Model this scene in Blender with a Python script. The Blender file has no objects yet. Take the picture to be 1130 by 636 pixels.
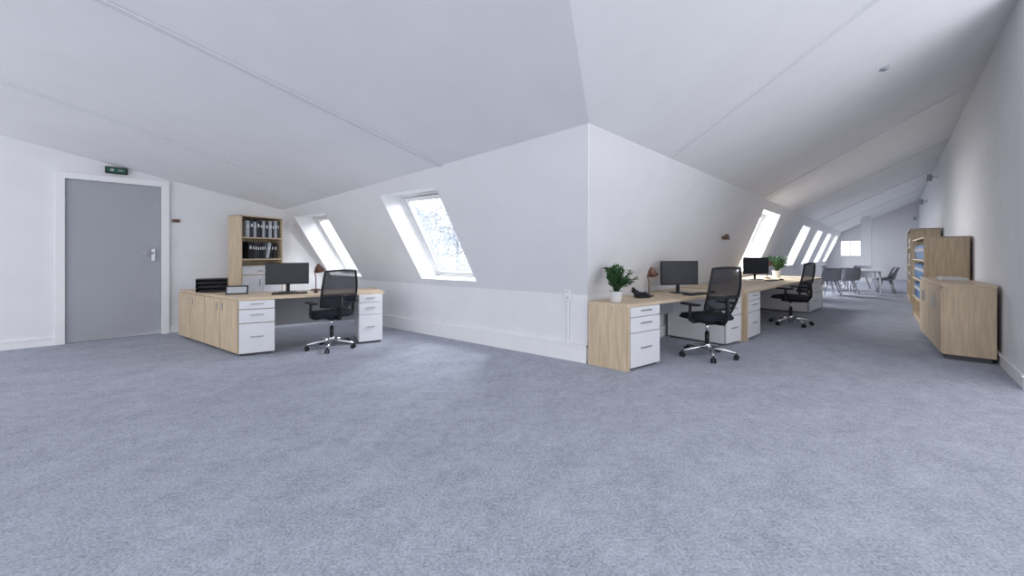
import bpy, bmesh, math, random
from mathutils import Vector as V, Matrix, Euler
from mathutils.geometry import tessellate_polygon
random.seed(4)
scene=bpy.context.scene
pi=math.pi

# ------------------------------------------------------------------ materials
def mat(name,col,rough=.6,metal=0,noise=0,nscale=8,bump=0,bscale=60,spec=.3,stretch=(1,1,1)):
    m=bpy.data.materials.new(name);m.use_nodes=True
    nt=m.node_tree;b=nt.nodes['Principled BSDF']
    b.inputs['Base Color'].default_value=(*col,1);b.inputs['Roughness'].default_value=rough
    b.inputs['Metallic'].default_value=metal;b.inputs['Specular IOR Level'].default_value=spec
    tc=nt.nodes.new('ShaderNodeTexCoord');mp=nt.nodes.new('ShaderNodeMapping')
    mp.inputs['Scale'].default_value=stretch
    nt.links.new(tc.outputs['Object'],mp.inputs['Vector'])
    if noise:
        n=nt.nodes.new('ShaderNodeTexNoise');n.inputs['Scale'].default_value=nscale;n.inputs['Detail'].default_value=5
        r=nt.nodes.new('ShaderNodeValToRGB')
        r.color_ramp.elements[0].position=.3;r.color_ramp.elements[1].position=.7
        r.color_ramp.elements[0].color=(*[c*(1-noise) for c in col],1)
        r.color_ramp.elements[1].color=(*[min(1,c*(1+noise)) for c in col],1)
        nt.links.new(mp.outputs['Vector'],n.inputs['Vector']);nt.links.new(n.outputs['Fac'],r.inputs['Fac'])
        nt.links.new(r.outputs['Color'],b.inputs['Base Color'])
    if bump:
        n2=nt.nodes.new('ShaderNodeTexNoise');n2.inputs['Scale'].default_value=bscale;n2.inputs['Detail'].default_value=4
        bp=nt.nodes.new('ShaderNodeBump');bp.inputs['Strength'].default_value=bump;bp.inputs['Distance'].default_value=.01
        nt.links.new(mp.outputs['Vector'],n2.inputs['Vector']);nt.links.new(n2.outputs['Fac'],bp.inputs['Height'])
        nt.links.new(bp.outputs['Normal'],b.inputs['Normal'])
    return m
def carpet():
    m=mat('carpet',(.3,.32,.4),.95,spec=.1);nt=m.node_tree;b=nt.nodes['Principled BSDF']
    tc=nt.nodes.new('ShaderNodeTexCoord')
    def noise(s,d,mapscale=(1,1,1)):
        mp=nt.nodes.new('ShaderNodeMapping');mp.inputs['Rotation'].default_value=(0,0,.785);mp.inputs['Scale'].default_value=mapscale
        n=nt.nodes.new('ShaderNodeTexNoise');n.inputs['Scale'].default_value=s;n.inputs['Detail'].default_value=d
        nt.links.new(tc.outputs['Object'],mp.inputs['Vector']);nt.links.new(mp.outputs['Vector'],n.inputs['Vector']);return n
    a=noise(75,7);c=noise(3.0,6,(1,1.4,1));e=noise(16,5)
    def mth(op,x,y):
        q=nt.nodes.new('ShaderNodeMath');q.operation=op
        for i,v in enumerate((x,y)):
            if isinstance(v,(int,float)):q.inputs[i].default_value=v
            else:nt.links.new(v,q.inputs[i])
        return q.outputs[0]
    s=mth('ADD',mth('MULTIPLY',a.outputs['Fac'],.58),mth('ADD',mth('MULTIPLY',c.outputs['Fac'],.20),mth('MULTIPLY',e.outputs['Fac'],.22)))
    r=nt.nodes.new('ShaderNodeValToRGB')
    r.color_ramp.elements[0].position=.35;r.color_ramp.elements[1].position=.65
    r.color_ramp.elements[0].color=(.245,.264,.325,1);r.color_ramp.elements[1].color=(.53,.555,.64,1)
    nt.links.new(s,r.inputs['Fac']);nt.links.new(r.outputs['Color'],b.inputs['Base Color'])
    bp=nt.nodes.new('ShaderNodeBump');bp.inputs['Strength'].default_value=.5;bp.inputs['Distance'].default_value=.01
    nt.links.new(a.outputs['Fac'],bp.inputs['Height']);nt.links.new(bp.outputs['Normal'],b.inputs['Normal'])
    return m
M_wall=mat('plaster_wall',(.785,.79,.82),.85,noise=.02,nscale=3,bump=.05,bscale=40)
M_ceil=mat('plaster_ceiling',(.835,.84,.865),.9,noise=.02,nscale=2)
M_seam=mat('ceiling_seam',(.74,.745,.78),.9)
M_trim=mat('white_trim',(.86,.865,.88),.5,noise=.01)
M_carpet=carpet()
M_door=mat('door_paint',(.385,.40,.44),.5,noise=.02,nscale=4)
M_woodv=mat('oak_vertical',(.60,.48,.335),.5,noise=.16,nscale=5,stretch=(6,6,.6))
M_woodh=mat('oak_top',(.62,.50,.36),.45,noise=.13,nscale=4,stretch=(.6,7,7))
M_white=mat('white_laminate',(.74,.745,.78),.35,noise=.01)
M_slot=mat('shadow_gap',(.10,.10,.11),.8)
M_metal=mat('brushed_metal',(.50,.51,.53),.35,metal=1)
M_chrome=mat('chrome',(.75,.76,.78),.15,metal=1)
M_black=mat('black_plastic',(.014,.015,.019),.4)
M_fabric=mat('black_fabric',(.014,.017,.026),.9,noise=.3,nscale=120,bump=.2,bscale=200)
M_screen=mat('screen',(.022,.025,.033),.3,spec=.4,noise=.1,nscale=2)
M_gray=mat('gray_panel',(.42,.44,.48),.6)
M_brown=mat('copper_brown',(.18,.10,.075),.4,metal=.4)
M_pot=mat('white_ceramic',(.72,.72,.74),.4)
M_leaf=mat('leaf_green',(.05,.12,.045),.6,noise=.35,nscale=30)
M_soil=mat('soil',(.05,.035,.025),.95)
M_paper=mat('paper',(.7,.7,.7),.8)
M_blue=mat('blue_binder',(.07,.16,.34),.5)
M_dark=mat('dark_binder',(.035,.04,.05),.5)
M_shell=mat('gray_shell',(.30,.31,.35),.6)
M_green=mat('exit_green',(.02,.10,.06),.5)
M_tree=mat('frosted_foliage',(.62,.68,.74),.9,noise=.15)
M_bark=mat('frosted_bark',(.45,.50,.55),.9,noise=.3)
def mixtrans(name,col,fac,gloss=False):
    m=bpy.data.materials.new(name);m.use_nodes=True;nt=m.node_tree;nt.nodes.clear()
    o=nt.nodes.new('ShaderNodeOutputMaterial');mx=nt.nodes.new('ShaderNodeMixShader');t=nt.nodes.new('ShaderNodeBsdfTransparent')
    s=nt.nodes.new('ShaderNodeBsdfGlossy' if gloss else 'ShaderNodeBsdfDiffuse');s.inputs['Color'].default_value=(*col,1)
    if gloss:s.inputs['Roughness'].default_value=.03
    mx.inputs[0].default_value=fac
    nt.links.new(t.outputs[0],mx.inputs[1]);nt.links.new(s.outputs[0],mx.inputs[2]);nt.links.new(mx.outputs[0],o.inputs[0]);return m
M_glass=mixtrans('window_glass',(.9,.95,1),.06,True)
M_mesh=mixtrans('chair_mesh',(.02,.024,.035),.80)

# ------------------------------------------------------------------ mesh builder
class MB:
    def __init__(s,name,loc=(0,0,0),yaw=0,scale=1):
        s.name=name;s.bm=bmesh.new();s.mats=[];s.M=Matrix.Translation(V(loc))@Matrix.Rotation(yaw,4,'Z')@Matrix.Scale(scale,4)
    def mi(s,m):
        if m not in s.mats:s.mats.append(m)
        return s.mats.index(m)
    def _tag(s,before,m,smooth=False):
        i=s.mi(m)
        for f in s.bm.faces:
            if f not in before:f.material_index=i;f.smooth=smooth
    def box(s,c,size,m,rot=(0,0,0),bevel=0,seg=2):
        before=set(s.bm.faces)
        mt=Matrix.Translation(V(c))@Euler(rot).to_matrix().to_4x4()@Matrix.Diagonal((*size,1))
        r=bmesh.ops.create_cube(s.bm,size=1,matrix=mt)
        if bevel:
            es=list({e for v in r['verts'] for e in v.link_edges})
            bmesh.ops.bevel(s.bm,geom=es,offset=bevel,segments=seg,affect='EDGES',profile=.5)
        s._tag(before,m,bevel>.012);return s
    def prism(s,pts,z0,z1,m):
        i=s.mi(m)
        area=sum(pts[j][0]*pts[(j+1)%len(pts)][1]-pts[(j+1)%len(pts)][0]*pts[j][1] for j in range(len(pts)))
        if area<0:pts=pts[::-1]
        b=[s.bm.verts.new((p[0],p[1],z0)) for p in pts];t=[s.bm.verts.new((p[0],p[1],z1)) for p in pts]
        fs=[s.bm.faces.new(b[::-1]),s.bm.faces.new(t)]
        for j in range(len(pts)):
            k=(j+1)%len(pts);fs.append(s.bm.faces.new((b[j],b[k],t[k],t[j])))
        for f in fs:f.material_index=i
        return s
    def poly(s,pts,m,smooth=False):
        f=s.bm.faces.new([s.bm.verts.new(p) for p in pts]);f.material_index=s.mi(m);f.smooth=smooth;return s
    def tube(s,pts,rad,m,n=10,closed=False):
        pts=[V(p) for p in pts];i=s.mi(m)
        if not isinstance(rad,(list,tuple)):rad=[rad]*len(pts)
        rings=[];N=len(pts);up=None
        for j,p in enumerate(pts):
            if closed:d=(pts[(j+1)%N]-pts[j-1]).normalized()
            else:d=(pts[min(j+1,N-1)]-pts[max(j-1,0)]).normalized()
            if up is None:up=V((0,0,1)) if abs(d.z)<.9 else V((1,0,0))
            a=d.cross(up)
            if a.length<1e-4:a=d.cross(V((1,.3,0)))
            a.normalize();b=a.cross(d).normalized();up=b
            rings.append([s.bm.verts.new(p+(a*math.cos(q*2*pi/n)+b*math.sin(q*2*pi/n))*rad[j]) for q in range(n)])
        R=range(N) if closed else range(N-1)
        for j in R:
            r0,r1=rings[j],rings[(j+1)%N]
            for q in range(n):
                f=s.bm.faces.new((r0[q],r0[(q+1)%n],r1[(q+1)%n],r1[q]));f.material_index=i;f.smooth=True
        if not closed:
            for r,fl in ((rings[0],True),(rings[-1],False)):
                f=s.bm.faces.new(r[::-1] if fl else r);f.material_index=i
        return s
    def lathe(s,prof,m,c=(0,0,0),n=24,T=None):
        i=s.mi(m);T=T or Matrix.Translation(V(c));rs=[]
        for (r,z) in prof:
            rs.append([s.bm.verts.new(T@V((r*math.cos(q*2*pi/n),r*math.sin(q*2*pi/n),z))) for q in range(n)])
        for a,b in zip(rs,rs[1:]):
            for q in range(n):
                f=s.bm.faces.new((a[q],a[(q+1)%n],b[(q+1)%n],b[q]));f.material_index=i;f.smooth=True
        return s
    def grid(s,fn,nu,nv,m,thick=0):
        i=s.mi(m);vs=[[s.bm.verts.new(fn(a/nu,b/nv)) for b in range(nv+1)] for a in range(nu+1)]
        for a in range(nu):
            for b in range(nv):
                f=s.bm.faces.new((vs[a][b],vs[a+1][b],vs[a+1][b+1],vs[a][b+1]));f.material_index=i;f.smooth=True
        return s
    def done(s,fix=True):
        me=bpy.data.meshes.new(s.name)
        if fix:bmesh.ops.recalc_face_normals(s.bm,faces=s.bm.faces)
        s.bm.to_mesh(me);s.bm.free()
        for m in s.mats:me.materials.append(m)
        o=bpy.data.objects.new(s.name,me);bpy.context.collection.objects.link(o);o.matrix_world=s.M;return o

# ------------------------------------------------------------------ room geometry
P0=V((3.841,2.567,0));uL=V((-.1585,.9874,0)).normalized();nL=V((-uL.y,uL.x,0))
C=V((2.889,1.916,2.465));Fp=V((2.064,8.316,2.139));G=V((-.535,8.414,2.725))
HK=.8;KL=.627;KR=.391
nc=(C-Fp).cross(G-Fp).normalized()
def zL(x,y):return C.z-(nc.x*(x-C.x)+nc.y*(y-C.y))/nc.z
SR=.501
def zR(x,y):return C.z-SR*(y-C.y)
gx=-nc.x/nc.z;gy=-nc.y/nc.z
sl=gx/(-SR-gy)      # dy/dx of the crease where both slopes meet
XF=27.0;YR=-.9;XL=-3.2
def yB(x):return 8.414-.0377*(x+.535)
XE=C.x+(YR-C.y)/sl
E=V((XE,YR,zR(0,YR)))

fl=MB('floor');fl.poly([(-4.2,-3,0),(XF,-3,0),(XF,2.9,0),(4.0,2.9,0),(4.0,yB(4),0),(-4.2,yB(-4.2),0)],M_carpet);
o=fl.done(False)
c=MB('ceiling');
XLL=min(XE,XL)
c.poly([C,Fp,V((2.064,yB(2.064),zL(2.064,yB(2.064)))),G,V((XLL,yB(XLL),zL(XLL,yB(XLL)))),V((XLL,YR,zL(XLL,YR))),E],M_ceil)
c.poly([C,E,(XF,YR,zR(0,YR)),(XF,C.y,C.z)],M_ceil)
def seam(p,q,zf,w=.05):
    p=V((p[0],p[1],zf(*p)));q=V((q[0],q[1],zf(*q)));d=(q-p).normalized();n=V((-d.y,d.x,0)).normalized()*w/2
    dn=V((0,0,-.012))
    a=[p+n,q+n,q-n,p-n];b=[v+dn for v in a]
    i=c.mi(M_seam)
    va=[c.bm.verts.new(v) for v in a];vb=[c.bm.verts.new(v) for v in b]
    for f in [vb]+[[va[k],va[(k+1)%4],vb[(k+1)%4],vb[k]] for k in range(4)]:
        c.bm.faces.new(f).material_index=i
seam((2.651,3.86),(-2.9,3.68),zL,.07);seam((2.239,6.43),(-2.9,6.04),zL,.05)
seam((4.64,1.9),(4.12,-.88),zR);seam((9.26,1.9),(8.9,-.88),zR);seam((12.96,1.9),(12.98,-.88),zR)
seam((17.3,1.9),(17.3,-.88),zR);seam((21.6,1.9),(21.6,-.88),zR)
c.done(False)

def slope_wall(name,org,u,n,k,outer,holes,knee_end,winids,depth=.40):
    """vertical knee wall + inclined upper part with window openings and reveals"""
    w=MB(name)
    def P(t,z,d=0):
        return org+u*t+n*(k*max(0,z-HK))+V((0,0,z))-n*d+V((0,0,.10*d))
    w.poly([P(knee_end[0],0),P(knee_end[1],0),P(knee_end[1],HK),P(knee_end[0],HK)],M_wall)
    loops=[[V((a,b,0)) for a,b in outer]]+[[V((a,z0,0)),V((b,z0,0)),V((b,z1,0)),V((a,z1,0))] for a,b,z0,z1 in holes]
    flat=[v for l in loops for v in l];i=w.mi(M_wall)
    vs=[w.bm.verts.new(P(v.x,v.y)) for v in flat]
    for t in tessellate_polygon(loops):
        try:w.bm.faces.new([vs[j] for j in t]).material_index=i
        except ValueError:pass
    for a,b,z0,z1 in holes:
        q=[(a,z0),(b,z0),(b,z1),(a,z1)]
        for j in range(4):
            p,r=q[j],q[(j+1)%4]
            w.poly([P(*p),P(*r),P(*r,depth),P(*p,depth)],M_trim)
    w.done(False)
    for id_,(a,b,z0,z1) in zip(winids,holes):
        W=MB('window_%d'%id_)
        def bar(a0,b0,a1,b1,d0,d1,m):
            pts=[P(a0,b0,d0),P(a1,b0,d0),P(a1,b1,d0),P(a0,b1,d0)];pt2=[P(a0,b0,d1),P(a1,b0,d1),P(a1,b1,d1),P(a0,b1,d1)]
            va=[W.bm.verts.new(v) for v in pts];vb=[W.bm.verts.new(v) for v in pt2];i=W.mi(m)
            for f in [va,vb[::-1]]+[[va[k],vb[k],vb[(k+1)%4],va[(k+1)%4]] for k in range(4)]:
                W.bm.faces.new(f).material_index=i
        def ring(in0,in1,d0,d1,m):
            zz=.85
            A0,B0,Z0,Z1=a+in0,b-in0,z0+in0*zz,z1-in0*zz;A1,B1,Y0,Y1=a+in1,b-in1,z0+in1*zz,z1-in1*zz
            bar(A0,Z0,A1,Z1,d0,d1,m);bar(B1,Z0,B0,Z1,d0,d1,m);bar(A1,Z0,B1,Y0,d0,d1,m);bar(A1,Y1,B1,Z1,d0,d1,m)
        ring(0.002,.04,depth-.05,depth+.06,M_trim)
        ring(.04,.05,depth-.02,depth+.05,M_slot)
        ring(.05,.10,depth-.035,depth+.03,M_trim)
        ring(.10,.108,depth-.01,depth+.02,M_metal)
        bar(a+.107,z0+.09,b-.107,z1-.09,depth+.003,depth+.008,M_glass)
        bar((a+b)/2-.22,z1-.075,(a+b)/2+.22,z1-.05,depth-.07,depth-.035,M_trim)
        W.done()
slope_wall('wall_left',P0,uL,nL,KL,[(0,HK),(5.85,HK),(6.0,2.139),(-.49,2.465)],
  [(1.70,2.87,.90,2.15),(4.58,5.70,.86,2.0)],(0,5.86),[1,2])
slope_wall('wall_right_dormer',P0,V((1,0,0)),V((0,-1,0)),KR,[(0,HK),(XF-P0.x,HK),(XF-P0.x,2.465),(-.952,2.465)],
  [(5.95,7.70,.88,2.27),(11.3,12.9,.9,2.2),(14.7,16.2,.9,2.2),(17.9,19.4,.9,2.2),(21.1,22.5,.9,2.2)],(0,XF-P0.x),[3,4,5,6,8])  # last opening is added so a lamp can brighten the far wall
def base(name,p,q,n,h,t):
    b=MB(name);p=V(p);q=V(q);n=V(n)
    b.prism([p[:2],q[:2],(q+n*t)[:2],(p+n*t)[:2]],0,h,M_trim)
    b.prism([p[:2],q[:2],(q+n*(t+.012))[:2],(p+n*(t+.012))[:2]],h,h+.018,M_trim);b.done()
base('baseboard_left',P0,P0+uL*5.75,nL,.19,.045)
base('baseboard_right_dormer',P0,V((XF,P0.y,0)),(0,-1,0),.15,.02)
wb=MB('wall_back');D0,D1,DT=-.67,.34,2.38
def bp(x,z):return V((x,yB(x),z))
lo=[[V((XL-1,0,0)),V((D0,0,0)),V((D0,DT,0)),V((D1,DT,0)),V((D1,0,0)),V((3.1,0,0)),V((3.1,2.3,0)),V((2.0,2.3,0)),V((-.535,2.9,0)),V((XL-1,3.7,0))]]
vs=[wb.bm.verts.new(bp(v.x,v.y)) for v in lo[0]]
for t in tessellate_polygon(lo):wb.bm.faces.new([vs[j] for j in t]).material_index=wb.mi(M_wall)
wb.box(((D0+D1)/2,yB(-.16)+.16,1.25),(D1-D0+.3,.1,2.6),M_slot)  # dark backing added behind the door to stop light leaking
wb.done()
base('baseboard_back',(.44,yB(.44),0),(2.85,yB(2.85),0),(0,-1,0),.10,.018)
base('baseboard_back_far',(XL,yB(XL),0),(-.77,yB(-.77),0),(0,-1,0),.10,.018)
wr=MB('wall_right')
wr.box(((6.0+XF)/2,YR-.05,1.95),(XF-6.0,.1,3.9),M_wall);wr.done()
base('baseboard_right',(6.0,YR,0),(XF,YR,0),(0,1,0),.12,.018)
wf=MB('wall_far')
lo=[[V((YR,0,0)),V((2.6,0,0)),V((2.6,.85,0)),V((1.9,2.5,0)),V((YR,3.9,0))],[V((1.15,1.15,0)),V((2.0,1.15,0)),V((2.0,2.0,0)),V((1.15,2.0,0))]]
fv=[v for l in lo for v in l];vs=[wf.bm.verts.new((XF,v.x,v.y)) for v in fv]
for t in tessellate_polygon(lo):wf.bm.faces.new([vs[j] for j in t]).material_index=wf.mi(M_wall)
wf.done()
w7=MB('window_7')
for cc,ss in [((1.17,1.575),(.05,.85)),((1.98,1.575),(.05,.85)),((1.575,1.17),(.85,.05)),((1.575,1.98),(.85,.05)),((1.575,1.575),(.03,.8))]:
    w7.box((XF,cc[0],cc[1]),(.06,ss[0],ss[1]),M_trim)
w7.box((XF,1.575,1.575),(.006,.78,.8),M_glass);w7.done()
col=MB('column');col.box((24,.86,1.5),(.35,.35,3.0),M_wall,bevel=.008);col.box((24,.86,.06),(.38,.38,.12),M_trim);col.done()

fr=MB('trim_door_frame')
for x in (D0-.05,D1+.05):fr.box((x,yB(x)-.015,(DT+.09)/2),(.10,.07,DT+.09),M_trim,bevel=.006)
fr.box(((D0+D1)/2,yB(-.16)-.015,DT+.045),(D1-D0,.07,.09),M_trim,bevel=.006)
fr.done()
dr=MB('door_1')
dr.box(((D0+D1)/2,yB(-.16)+.03,DT/2+.004),(D1-D0-.008,.045,DT-.010),M_door,bevel=.003)
hx,hy=.25,yB(.25)+.005
dr.box((hx,hy-.006,1.28),(.045,.012,.20),M_metal,bevel=.005)
dr.tube([(hx,hy-.01,1.31),(hx,hy-.06,1.31),(hx-.13,hy-.06,1.31)],.011,M_metal)
dr.tube([(hx,hy-.008,1.22),(hx,hy-.02,1.22)],.012,M_metal)
for z in (.3,1.2,2.1):dr.tube([(D0+.01,yB(D0)-.005,z-.05),(D0+.01,yB(D0)-.005,z+.05)],.008,M_metal)
dr.done()
ex=MB('exit_sign',(-.16,yB(-.16)-.035,2.565));ex.box((0,0,0),(.24,.06,.10),M_black,bevel=.008)
ex.box((0,-.032,0),(.21,.006,.075),M_green);ex.box((-.045,-.036,0),(.04,.003,.035),M_gray);ex.box((.045,-.036,0),(.06,.003,.016),M_gray)
ex.done()
th=MB('thermostat',(.52,yB(.52)-.013,1.84));th.box((0,0,0),(.10,.025,.05),M_brown,bevel=.005);th.box((0,-.015,.0),(.04,.006,.02),M_black);th.done()
sw=MB('light_switch',(.50,yB(.5)-.008,1.46));sw.box((0,0,0),(.075,.016,.075),M_trim,bevel=.004);sw.box((0,-.01,0),(.045,.01,.045),M_white,bevel=.002,rot=(.08,0,0));sw.done()
yawL=math.atan2(uL.y,uL.x)
q=P0+uL*.25+nL*.02
so=MB('power_outlet',(q.x,q.y,.80),yawL);so.box((0,0,0),(.07,.035,.16),M_trim,bevel=.006)
so.box((0,.02,.035),(.045,.008,.05),M_white,bevel=.003);so.box((0,.02,-.035),(.045,.008,.05),M_white,bevel=.003)
for z in (.035,-.035):
    for x in (-.01,.01):so.box((x,.025,z),(.006,.003,.006),M_slot)
so.box((0,-.006,-.36),(.025,.018,.56),M_trim,bevel=.003);so.done()
sd=MB('smoke_detector',(5.98,.07,zR(0,.07)-.01));sd.lathe([(0,-.02),(.03,-.018),(.04,-.01),(.045,.0),(.045,.03)],M_gray);sd.lathe([(0,-.024),(.012,-.023),(.014,-.016)],M_slot);sd.done()
wl=MB('wall_sconce',(7.81,P0.y-KR*.8-.01,1.60));wl.lathe([(0,0),(.035,0),(.035,.02),(0,.02)],M_brown,T=Matrix.Rotation(pi/2,4,'X'))
wl.tube([(0,-.02,0),(0,-.06,.03)],.008,M_brown);wl.lathe([(.02,.06),(.03,.05),(.05,-.04)],M_brown,c=(0,-.07,.0));wl.done()
for x,z in ((16,3.45),(20.5,3.2),(26,2.95)):
    s=MB('wall_spotlight',(x,YR+.01,z));s.box((0,.02,0),(.10,.04,.10),M_trim,bevel=.005);s.tube([(0,.04,0),(0,.12,.02)],.012,M_gray)
    s.lathe([(0,.10),(.05,.09),(.06,-.09),(.045,-.09)],M_gray,c=(0,.15,0));s.done()

# ------------------------------------------------------------------ furniture
def lerp(a,b,t):return (a[0]+(b[0]-a[0])*t,a[1]+(b[1]-a[1])*t)
def drawer_front(b,p,q,z0,z1,outn,rows):
    p=V((*p,0));q=V((*q,0));n=V((*outn,0)).normalized();L=(q-p).length;u=(q-p).normalized();yaw=math.atan2(u.y,u.x)
    z=z1
    for h in rows:
        hh=(z1-z0)*h;cz=z-hh/2;z-=hh
        cc=(p+q)/2+n*.008
        b.box((cc.x,cc.y,cz),(L-.012,.02,hh-.010),M_white,rot=(0,0,yaw),bevel=.003)
        hc=(p+q)/2+n*.030;hz=cz+min(.02,hh*.1)
        b.box((hc.x,hc.y,hz),(L*.36,.012,.014),M_metal,rot=(0,0,yaw),bevel=.003)
        for sgn in (-1,1):
            e=(p+q)/2+u*sgn*L*.15+n*.02;b.box((e.x,e.y,hz),(.01,.02,.008),M_metal,rot=(0,0,yaw))
def off(quad,d):
    c=V((sum(p[0] for p in quad)/4,sum(p[1] for p in quad)/4));r=[]
    for p in quad:
        v=V(p[:2])-c;r.append(tuple(c+v*(1-d/v.length)))
    return r
TH=.74
def perp(p,q):
    d=(V(q)-V(p)).normalized();return V((d.y,-d.x))

A0=(.952,5.82);A1=(2.64,5.31);A1b=(2.86,6.08);S0=(.53,7.86);S1=(1.00,7.80);I0=(1.33,5.706);J=(1.22,6.57)
d=MB('office_desk')
d.prism([A0,A1,A1b,J,S1,S0],TH-.032,TH,M_woodh)
d.prism([lerp(A0,S0,.01),(1.315,5.73),(.97,7.76),(.555,7.82)],.03,TH-.034,M_woodv)
d.prism([(.98,5.85),(1.29,5.76),(.95,7.72),(.58,7.78)],0,.03,M_slot)
p=V(A0);q=V(S0);n=-perp(p,q) if perp(p,q).x>0 else perp(p,q);u=(q-p).normalized();L=(q-p).length;yaw=math.atan2(u.y,u.x)
for i in range(4):
    cc=p+u*(L*(i+.5)/4)+n*.006;d.box((cc.x,cc.y,.37),(L/4-.016,.02,.655),M_woodv,rot=(0,0,yaw),bevel=.003)
    hc=p+u*(L*(i+(.85 if i%2==0 else .15))/4)+n*.022;d.box((hc.x,hc.y,.60),(.012,.012,.10),M_metal,rot=(0,0,yaw),bevel=.003)
pf=perp(A0,A1)
drawer_front(d,A0,I0,.03,TH-.034,pf,(.17,.26,.57))
e0=lerp(A0,A1,.80);e1=lerp(A0,A1,.985);b0=(e0[0]+.19,e0[1]+.60);b1=(e1[0]+.19,e1[1]+.60)
d.prism([e0,e1,b1,b0],.03,TH-.034,M_white)
drawer_front(d,e0,e1,.03,TH-.034,pf,(.17,.26,.57))
d.prism(off([e0,e1,b1,b0],.03),0,.03,M_slot)
m0=(1.42,6.38);m1=(2.70,6.02)
d.prism([m0,m1,(m1[0],m1[1]+.02),(m0[0],m0[1]+.02)],.25,TH-.034,M_gray)
d.done()

def straight_desk(name,f0,f1,b1,b0,pw,pw2):
    d=MB(name);L=(V(f1)-V(f0)).length;nf=perp(f0,f1)
    d.prism([f0,f1,b1,b0],TH-.032,TH,M_woodh)
    a=lerp(f0,f1,.012);a2=lerp(f0,f1,pw/L);ab=lerp(b0,b1,.012);ab2=lerp(b0,b1,pw/L)
    g=lambda P,Q,t:lerp(P,Q,t)
    d.prism([f0,a,ab,b0],0,TH-.033,M_woodv)
    d.prism([g(a,ab,.03),g(a2,ab2,.03),g(a2,ab2,.95),g(a,ab,.95)],.03,TH-.034,M_white)
    d.prism([g(a,ab,.06),g(a2,ab2,.06),g(a2,ab2,.9),g(a,ab,.9)],0,.03,M_slot)
    drawer_front(d,g(a,ab,.015),g(a2,ab2,.015),.03,TH-.034,nf,(.17,.26,.57))
    c=lerp(f0,f1,1-pw2/L);c2=lerp(f0,f1,.99);cb=lerp(b0,b1,1-pw2/L);cb2=lerp(b0,b1,.99)
    d.prism([g(c,cb,.03),g(c2,cb2,.03),g(c2,cb2,.95),g(c,cb,.95)],.03,TH-.034,M_white)
    drawer_front(d,g(c,cb,.015),g(c2,cb2,.015),.03,TH-.034,nf,(.17,.26,.57))
    d.prism([g(c,cb,.06),g(c2,cb2,.06),g(c2,cb2,.9),g(c,cb,.9)],0,.03,M_slot)
    d.prism([c2,f1,b1,cb2],0,TH-.033,M_woodv)
    h0=g(a2,ab2,.85);h1=g(c,cb,.85);d.prism([h0,h1,(h1[0],h1[1]+.02),(h0[0],h0[1]+.02)],.40,TH-.034,M_gray)
    return d.done()
straight_desk('office_desk',(3.85,2.05),(6.32,1.56),(6.40,2.53),(3.80,2.53),.56,.45)
straight_desk('office_desk',(6.45,1.53),(11.6,1.18),(11.65,2.53),(6.52,2.53),.62,1.25)

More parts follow.
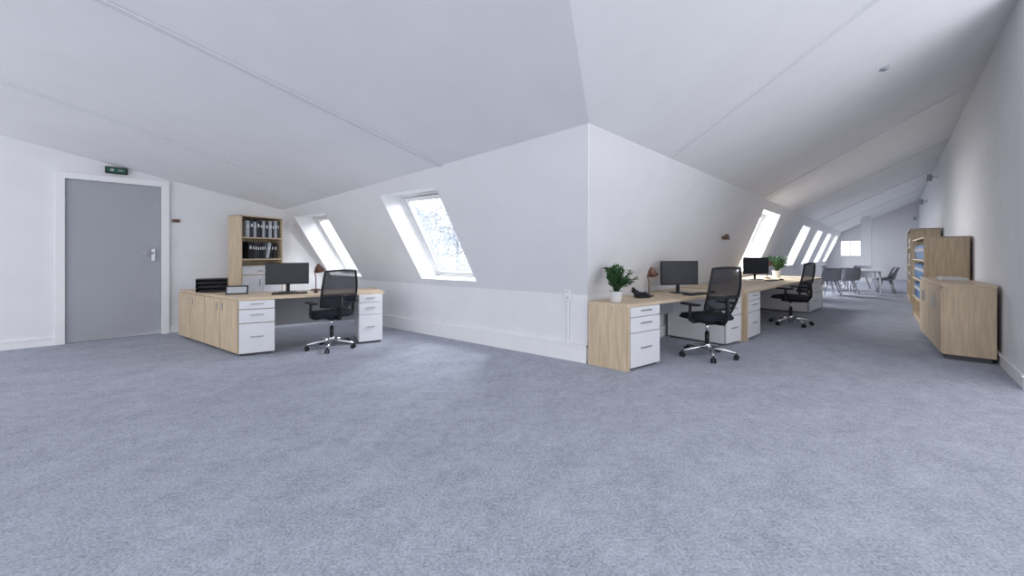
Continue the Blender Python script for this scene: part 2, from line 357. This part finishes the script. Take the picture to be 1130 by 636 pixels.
def office_chair(loc,yaw,s=1):
    c=MB('office_chair',loc,yaw,s)
    for i in range(5):
        a=2*pi*i/5+.35;dx,dy=math.cos(a),math.sin(a)
        c.tube([(dx*.02,dy*.02,.125),(dx*.16,dy*.16,.105),(dx*.31,dy*.31,.078)],[.026,.021,.014],M_chrome)
        c.tube([(dx*.31,dy*.31,.085),(dx*.31,dy*.31,.05)],.009,M_black)
        for sg in (-1,1):
            px,py=dx*.31,dy*.31
            ox,oy=-dy*.016*sg,dx*.016*sg
            c.tube([(px+ox*.5,py+oy*.5,.03),(px+ox*1.6,py+oy*1.6,.03)],.03,M_black,n=14)
    c.lathe([(0,.09),(.04,.09),(.042,.15),(.03,.165),(0,.165)],M_chrome)
    c.tube([(0,0,.15),(0,0,.30)],.026,M_black,n=14);c.tube([(0,0,.30),(0,0,.42)],.018,M_chrome,n=14)
    c.box((0,-.01,.435),(.17,.26,.05),M_black,bevel=.012)
    def top(u,v):
        x=(u-.5)*2;y=(v-.5)*2
        r=max(abs(x),abs(y));k=1/ (1+.16*(x*x*y*y));edge=max(0,r-.8)/.2
        return V((x*.255*k,y*.245*k+.02,.535-.035*edge**2-.012*(1-x*x)*(1-y*y)-(.02*max(0,y)**3)))
    def bot(u,v):
        p=top(u,v);return V((p.x*.97,p.y*.97,.465))
    c.grid(top,12,12,M_fabric);c.grid(bot,12,12,M_black)
    for (ua,va,ub,vb) in ((0,0,1,0),(1,0,1,1),(1,1,0,1),(0,1,0,0)):
        def side(t,h,ua=ua,va=va,ub=ub,vb=vb):
            u=ua+(ub-ua)*t;v=va+(vb-va)*t;return top(u,v).lerp(bot(u,v),h)
        c.grid(side,12,2,M_fabric)
    def bk(u,v):
        x=(u-.5)*2;w=.225+.02*math.sin(pi*v)-.02*v
        return V((x*w,-.235-.11*v+.035*x*x-.03*math.sin(pi*v*.9+.3)+.03,.60+.50*v-.012*x*x*(v-.5)*2))
    c.grid(bk,10,12,M_mesh)
    rim=[bk(t/10,0) for t in range(0,11)]+[bk(1,t/12) for t in range(1,13)]+[bk(1-t/10,1) for t in range(1,11)]+[bk(0,1-t/12) for t in range(1,12)]
    c.tube(rim,.0145,M_black,n=8,closed=True)
    c.tube([bk(0,.3)+V((0,-.012,0)),bk(.5,.3)+V((0,-.02,0)),bk(1,.3)+V((0,-.012,0))],.016,M_black,n=8)
    c.tube([(0,-.10,.43),(0,-.24,.44),(0,-.295,.52),(0,-.30,.62),tuple(bk(.5,.32)+V((0,-.02,0)))],[.024,.026,.024,.022,.018],M_black)
    c.tube([(0,-.295,.52),(-.10,-.27,.60),tuple(bk(.05,.10))],.013,M_black,n=8);c.tube([(0,-.295,.52),(.10,-.27,.60),tuple(bk(.95,.10))],.013,M_black,n=8)
    for sg in (-1,1):
        c.tube([(sg*.08,-.02,.44),(sg*.24,-.02,.44),(sg*.285,-.02,.47),(sg*.295,-.03,.56),(sg*.29,-.03,.645)],[.016,.018,.02,.018,.016],M_black)
        c.box((sg*.28,-.02,.655),(.075,.26,.026),M_black,bevel=.011)
    return c.done()
office_chair((1.95,5.46,0),math.radians(4),.98)
office_chair((5.15,1.66,0),math.radians(-26),1.03)
office_chair((8.55,1.32,0),math.radians(-12),1.03)

def monitor(loc,yaw,w=.55,h=.33):
    m=MB('computer_monitor',loc,yaw)
    m.box((0,0,.006),(.22,.17,.012),M_black,bevel=.005);m.box((0,.035,.10),(.05,.02,.19),M_black,bevel=.005)
    m.box((0,.0,.115+h/2),(w,.028,h),M_black,bevel=.006);m.box((0,-.0145,.12+h/2),(w-.022,.003,h-.03),M_screen)
    m.box((0,.028,.115+h/2),(w*.45,.04,h*.5),M_black,bevel=.01);return m.done()
def keyboard(loc,yaw):
    k=MB('keyboard',loc,yaw);k.box((0,0,.008),(.43,.13,.014),M_black,bevel=.004)
    for r in range(5):
        for q in range(15):k.box((-.195+q*.0278,-.05+r*.025,.018),(.023,.02,.007),M_screen,bevel=.002,seg=1)
    return k.done()
def mouse(loc,yaw):
    k=MB('computer_mouse',loc,yaw)
    def f(u,v):
        a=v*2*pi;r=math.sin(u*pi/2);return V((.03*r*math.cos(a),.052*r*math.sin(a),.032*math.cos(u*pi/2)+.002))
    k.grid(f,6,16,M_black);k.box((0,.02,.031),(.006,.014,.006),M_gray,bevel=.002);return k.done()
def desk_lamp(loc,yaw,s=1):
    k=MB('desk_lamp',loc,yaw,s);k.lathe([(0,.0),(.075,0),(.078,.012),(.06,.02),(.012,.028),(0,.028)],M_brown)
    k.tube([(0,0,.02),(.0,0,.20),(.03,0,.30),(.01,0,.37),(-.05,0,.395)],.008,M_brown)
    T=Matrix.Translation((-.07,0,.36))@Matrix.Rotation(.35,4,'Y')
    k.lathe([(0,.06),(.02,.058),(.03,.04),(.045,.02),(.085,-.06),(.08,-.06),(.04,.015)],M_brown,T=T);
    k.lathe([(0,-.035),(.02,-.028),(.022,-.005),(.012,.015)],M_paper,T=T,n=12);return k.done()
def plant(loc,s=1,name='potted_plant',n=95,tm=1.25):
    k=MB(name,loc,0,s);k.lathe([(0,0),(.055,0),(.062,.01),(.08,.13),(.083,.135),(.075,.135),(.072,.12),(0,.12)],M_pot)
    k.lathe([(0,.125),(.073,.122)],M_soil)
    i=k.mi(M_leaf)
    for _ in range(n):
        a=random.uniform(0,2*pi);tilt=random.uniform(.05,tm);Ls=random.uniform(.13,.29)
        if math.sin(a)>.2:tilt*=.5
        d0=V((math.cos(a)*math.sin(tilt*.5),math.sin(a)*math.sin(tilt*.5),math.cos(tilt*.5)));d1=V((math.cos(a)*math.sin(tilt),math.sin(a)*math.sin(tilt),math.cos(tilt)))
        p0=V((math.cos(a)*.02,math.sin(a)*.02,.12));p1=p0+d0*Ls*.5;p2=p1+d1*Ls*.55
        k.tube([p0,p1,p2],[.0025,.002,.001],M_leaf,n=4)
        for t in (.45,.6,.75,.9,1.0):
            b=p0.lerp(p1,t*2) if t<.5 else p1.lerp(p2,(t-.5)*2)
            for sg in (-1,1):
                dd=(d1+V((random.uniform(-.8,.8),random.uniform(-.8,.8),random.uniform(-.5,.3)))).normalized()
                w=dd.cross(V((random.uniform(-.3,.3),random.uniform(-.3,.3),1))).normalized()*random.uniform(.011,.017);l=random.uniform(.035,.06)
                up=w.cross(dd).normalized()*.004
                pts=[b,b+dd*l*.35+w,b+dd*l*.75+w*.7,b+dd*l-up,b+dd*l*.75-w*.7,b+dd*l*.35-w]
                mid=k.bm.verts.new(b+dd*l*.5-up);vv=[k.bm.verts.new(p) for p in pts]
                for j in range(6):k.bm.faces.new((mid,vv[j],vv[(j+1)%6])).material_index=i
    return k.done(False)
def photo_frame(loc,yaw,w=.17,h=.12):
    k=MB('photo_frame',loc,yaw);r=(-.2,0,0)
    k.box((0,0,h/2+.002),(w,.012,h),M_black,rot=r,bevel=.003);k.box((0,-.008,h/2+.002),(w-.035,.003,h-.035),M_gray,rot=r)
    k.box((0,.035,h*.38),(.03,.004,h*.8),M_black,rot=(.5,0,0));return k.done()
def phone(loc,yaw):
    k=MB('desk_phone',loc,yaw)
    k.box((0,.02,.045),(.19,.17,.02),M_black,rot=(.45,0,0),bevel=.006);k.box((0,.055,.035),(.12,.06,.065),M_black,bevel=.006)
    k.tube([(-.07,-.06,.045),(-.07,-.03,.062),(-.07,.06,.104),(-.07,.09,.108)],[.022,.015,.015,.022],M_black)
    k.box((.035,.055,.077),(.085,.045,.004),M_gray,rot=(.45,0,0))
    for r in range(4):
        for q in range(3):k.box((.01+q*.024,-.04+r*.02,.030+r*.0095),(.017,.012,.006),M_screen,rot=(.45,0,0))
    return k.done()
Z=TH+.001
dy=math.radians(-17)
monitor((1.60,6.20,Z),math.radians(-22),.55,.31)
keyboard((1.56,5.93,Z),dy);mouse((1.87,5.84,Z),dy)
desk_lamp((1.99,6.22,Z),math.radians(215),.95)
t=MB('document_tray',(.84,7.05,Z),math.radians(-10))
for j in range(3):
    t.box((0,0,.012+j*.06),(.36,.27,.008),M_black,bevel=.002);t.box((-.178,0,.035+j*.06),(.006,.27,.05),M_black);t.box((.178,0,.035+j*.06),(.006,.27,.05),M_black);t.box((0,.133,.035+j*.06),(.36,.006,.05),M_black)
    t.box((0,-.005,.024+j*.06),(.31,.24,.012),M_dark)
t.box((0,0,.188),(.37,.28,.012),M_black,bevel=.003);t.done()
photo_frame((1.02,6.33,Z),math.radians(-25),.26,.12)
plant((3.94,2.25,Z),.95)
phone((4.58,2.25,Z),math.radians(-30))
desk_lamp((4.80,2.26,Z),math.radians(170),.90)
monitor((5.50,2.14,Z),math.radians(-32),.60,.34)
keyboard((5.45,1.90,Z),math.radians(-11));mouse((5.85,1.82,Z),math.radians(-11))
monitor((9.6,2.1,Z),math.radians(-35),.62,.36)
keyboard((9.3,1.75,Z),math.radians(-7));mouse((9.7,1.66,Z),math.radians(-7))
desk_lamp((10.15,2.0,Z),math.radians(170),1.0)
plant((10.75,1.93,Z),1.15)

def bookshelf(loc,yaw,w,dp,h,shelves,lower=0,name='bookshelf'):
    b=MB(name,loc,yaw);t=.022
    b.box((t/2,dp/2,h/2),(t,dp,h),M_woodv,bevel=.002);b.box((w-t/2,dp/2,h/2),(t,dp,h),M_woodv,bevel=.002)
    b.box((w/2,dp-.005,h/2),(w-2*t,.01,h-.02),M_woodv);b.box((w/2,dp/2,h-t/2),(w,dp,t),M_woodh,bevel=.002);b.box((w/2,dp/2,.04),(w-2*t,dp-.02,.08),M_woodv)
    for z in shelves:b.box((w/2,dp/2,z),(w-2*t,dp-.01,t),M_woodh)
    if lower:
        nn=2
        for i in range(nn):
            ww=(w-2*t)/nn;b.box((t+ww*(i+.5),.008,(lower+.08)/2),(ww-.006,.018,lower-.08),M_white,bevel=.002)
            b.box((t+ww*(i+(.85 if i==0 else .15)),-.008,lower-.12),(.012,.014,.12),M_metal,bevel=.003)
    return b.done()
def binders(loc,yaw,rows,mats,dp=.24):
    b=MB('binders',loc,yaw)
    for (x0,x1,z,hmax,lean) in rows:
        x=x0
        while x<x1:
            w=random.choice((.035,.05,.06));hh=hmax*random.uniform(.86,1);m=random.choice(mats)
            if x+w>x1:break
            r=-.16 if lean and x>x0+(x1-x0)*.55 else 0
            xx=x+w/2+(hh*.08 if r else 0)
            b.box((xx,dp/2+.03,z+hh/2+(.006 if r else 0)),(w-.003,dp,hh),m,rot=(0,-r,0) if r else (0,0,0),bevel=.003,seg=1)
            b.box((xx+(hh*.03*(1 if r else 0)),.027,z+hh*.66),(w*.5,.004,hh*.18),M_paper,rot=(0,-r,0) if r else (0,0,0))
            x+=w+(.012 if r else .001)
    return b.done()
ys=math.radians(20)
SB=(1.29,7.68,0)
bookshelf(SB,ys,.72,.36,1.95,(.92,1.20,1.57),.92)
binders(SB,ys,[(.10,.68,1.584,.31,False),(.14,.62,1.214,.30,True)],[M_dark,M_black,M_dark,M_gray])
bx=MB('storage_box',SB,ys);bx.box((.35,.17,1.0),(.60,.26,.13),M_white,bevel=.004);bx.box((.35,.17,1.075),(.62,.28,.02),M_white,bevel=.004);bx.box((.35,.036,1.0),(.09,.006,.03),M_metal,bevel=.002);bx.done()

cab=MB('low_cabinet',(8.10,-.385,0),math.radians(3.2));cw,cd,h=2.0,.42,.90
cab.box((0,-cd/2,h/2+.03),(cw,cd,h-.06),M_woodv,bevel=.003);cab.box((0,-cd/2,.03),(cw-.06,cd-.06,.06),M_slot)
cab.box((0,-cd/2+.005,h+.012),(cw+.02,cd+.02,.025),M_woodh,bevel=.003)
for i in range(4):
    ww=cw/4;cx=-cw/2+ww*(i+.5);cab.box((cx,.009,.47),(ww-.012,.018,.80),M_woodv,bevel=.003)
    cab.box((cx+(ww*.38 if i%2==0 else -ww*.38),.028,.66),(.014,.016,.16),M_metal,bevel=.003)
cab.done()
t=MB('letter_tray',(8.3,-.60,.927),.1)
t.box((0,0,.004),(.33,.25,.008),M_paper,bevel=.002);t.box((0,0,.016),(.29,.21,.014),M_paper)
for sx in (-.16,.16):t.box((sx,0,.02),(.006,.25,.035),M_paper)
t.done()
bookshelf((11.8,-.30,0),pi+.029,2.4,.50,1.58,(.42,.80,1.18))
binders((11.8,-.30,0),pi+.029,[(.06,2.3,.432,.30,False),(.06,2.3,.812,.30,False),(.06,2.3,1.192,.28,False)],[M_blue,M_blue,M_blue,M_dark])
bookshelf((17.0,-.32,0),pi,2.6,.54,1.95,(.5,.98,1.46))
binders((17.0,-.32,0),pi,[(.06,2.4,.512,.34,False),(.06,2.4,.992,.34,False),(.06,2.2,1.472,.32,False)],[M_blue,M_dark,M_paper,M_brown])

tb=MB('dining_table',(17.9,.72,0),.1)
tb.box((0,0,.735),(1.9,.95,.03),M_white,bevel=.006)
for sx in (-.8,.8):
    for sy in (-.38,.38):tb.tube([(sx,sy,0),(sx*.95,sy*.92,.72)],[.018,.024],M_white)
tb.box((0,0,.70),(1.6,.72,.03),M_gray);tb.done()
def shell_chair(loc,yaw):
    k=MB('dining_chair',loc,yaw)
    def f(u,v):
        x=(u-.5)*2
        if v<.5:
            q=v/.5;y=.22-.40*q;z=.455-.02*(1-x*x)*math.sin(pi*q)+.06*abs(x)**3*q-.015*(1-q)
            w=.22+.02*q
        else:
            q=(v-.5)/.5;y=-.18-.10*q+.10*abs(x)**3*(1-q*.4)-.03*math.sin(q*pi/2);z=.455+.39*math.sin(q*pi/2)*(1-.14*abs(x)**3)+.06*abs(x)**3;w=.24-.03*q*q
        return V((x*w*1.1,y,z))
    k.grid(f,10,16,M_shell)
    k.grid(lambda u,v:f(u,v)+V((0,-.008 if v>.5 else 0,-.012)),10,16,M_shell)
    for sx in (-1,1):
        for sy in (-1,1):k.tube([(sx*.10,sy*.10-.0,.44),(sx*.22,sy*.21,0)],[.018,.013],M_metal,n=8)
        k.tube([(sx*.10,.12,.43),(sx*.10,-.12,.43)],.01,M_black,n=6)
    return k.done()
for (x,y_,a) in ((16.35,1.0,-75),(17.3,1.50,175),(18.3,1.55,185),(17.45,.14,5),(18.25,.18,-5),(19.3,.80,90)):
    shell_chair((x,y_,0),math.radians(a))
shell_chair((15.6,1.42,0),math.radians(-60))

def tree(loc,h,seed):
    random.seed(seed);k=MB('tree',loc);i=k.mi(M_tree)
    k.tube([(0,0,0),(.1,.05,h*.4),(0,.1,h*.95)],[.12,.08,.02],M_bark,n=8)
    for _ in range(40):
        z=random.uniform(.25,.95)*h;a=random.uniform(0,2*pi);L=(1.05-z/h)*h*.42+.3
        e=V((math.cos(a)*L,math.sin(a)*L,z+L*random.uniform(.1,.5)));b=V((.05,.05,z))
        k.tube([b,b.lerp(e,.5)+V((0,0,.08*L)),e],[.03,.018,.006],M_bark,n=5)
        for _ in range(40):
            c0=b.lerp(e,random.uniform(.3,1.05))+V([random.gauss(0,.18) for _ in range(3)])
            r=random.uniform(.04,.10);nn=V([random.gauss(0,1) for _ in range(3)]).normalized();q1=nn.orthogonal().normalized()*r;q2=nn.cross(q1)
            k.bm.faces.new([k.bm.verts.new(c0+q1),k.bm.verts.new(c0+q2*.6),k.bm.verts.new(c0-q1),k.bm.verts.new(c0-q2*.6)]).material_index=i
    return k.done(False)
tree((9.0,12.0,-3),6.6,1);tree((11.2,12.2,-3),7.0,2);tree((8.6,14.2,-3),6.6,5)

# ------------------------------------------------------------------ light
w=bpy.data.worlds.new('World');scene.world=w;w.use_nodes=True
bg=w.node_tree.nodes['Background'];bg.inputs[0].default_value=(.945,.958,1,1);bg.inputs[1].default_value=1.64
def area(name,loc,to,sx,sy,e,col=(.95,.97,1)):
    l=bpy.data.lights.new(name,'AREA');l.shape='RECTANGLE';l.size=sx;l.size_y=sy;l.energy=e;l.color=col
    o=bpy.data.objects.new(name,l);bpy.context.collection.objects.link(o);o.location=loc
    o.rotation_euler=(V(to)-V(loc)).to_track_quat('-Z','Y').to_euler();return o
for i,x in enumerate((10.65,15.9,19.25,22.45)):
    area('window_fill_panel',(x,3.35,2.3),(x,0,.4),1.9,1.6,(230,210,170,120)[i])  # lamps added outside the windows to brighten the corridor
area('window_fill_panel',(25.6,3.3,2.2),(25.9,.5,1.0),1.6,1.5,90)  # lamp added behind the extra opening, aimed at the far wall
area('window_fill_far',(XF+1.2,1.6,1.9),(20,1.3,1.2),1.6,1.6,160)  # lamp added beyond the far window to lift the corridor end
# lamps added out of view by the left roof windows, whitening their reveals
area('roof_window_fill',(4.9,3.7,2.9),(2.95,5.2,1.5),1.1,1.1,150)
area('roof_window_fill',(4.5,6.3,4.1),(2.6,7.9,1.4),1.1,1.1,220)

cam=bpy.data.cameras.new('Camera');co=bpy.data.objects.new('Camera',cam);bpy.context.collection.objects.link(co)
co.location=(0,0,1.3);co.rotation_euler=(pi/2,0,-pi/4);cam.sensor_width=36;cam.lens=36*420/1130;cam.shift_y=-38/1130;cam.clip_start=.05
scene.camera=co
scene.view_settings.view_transform='Standard'
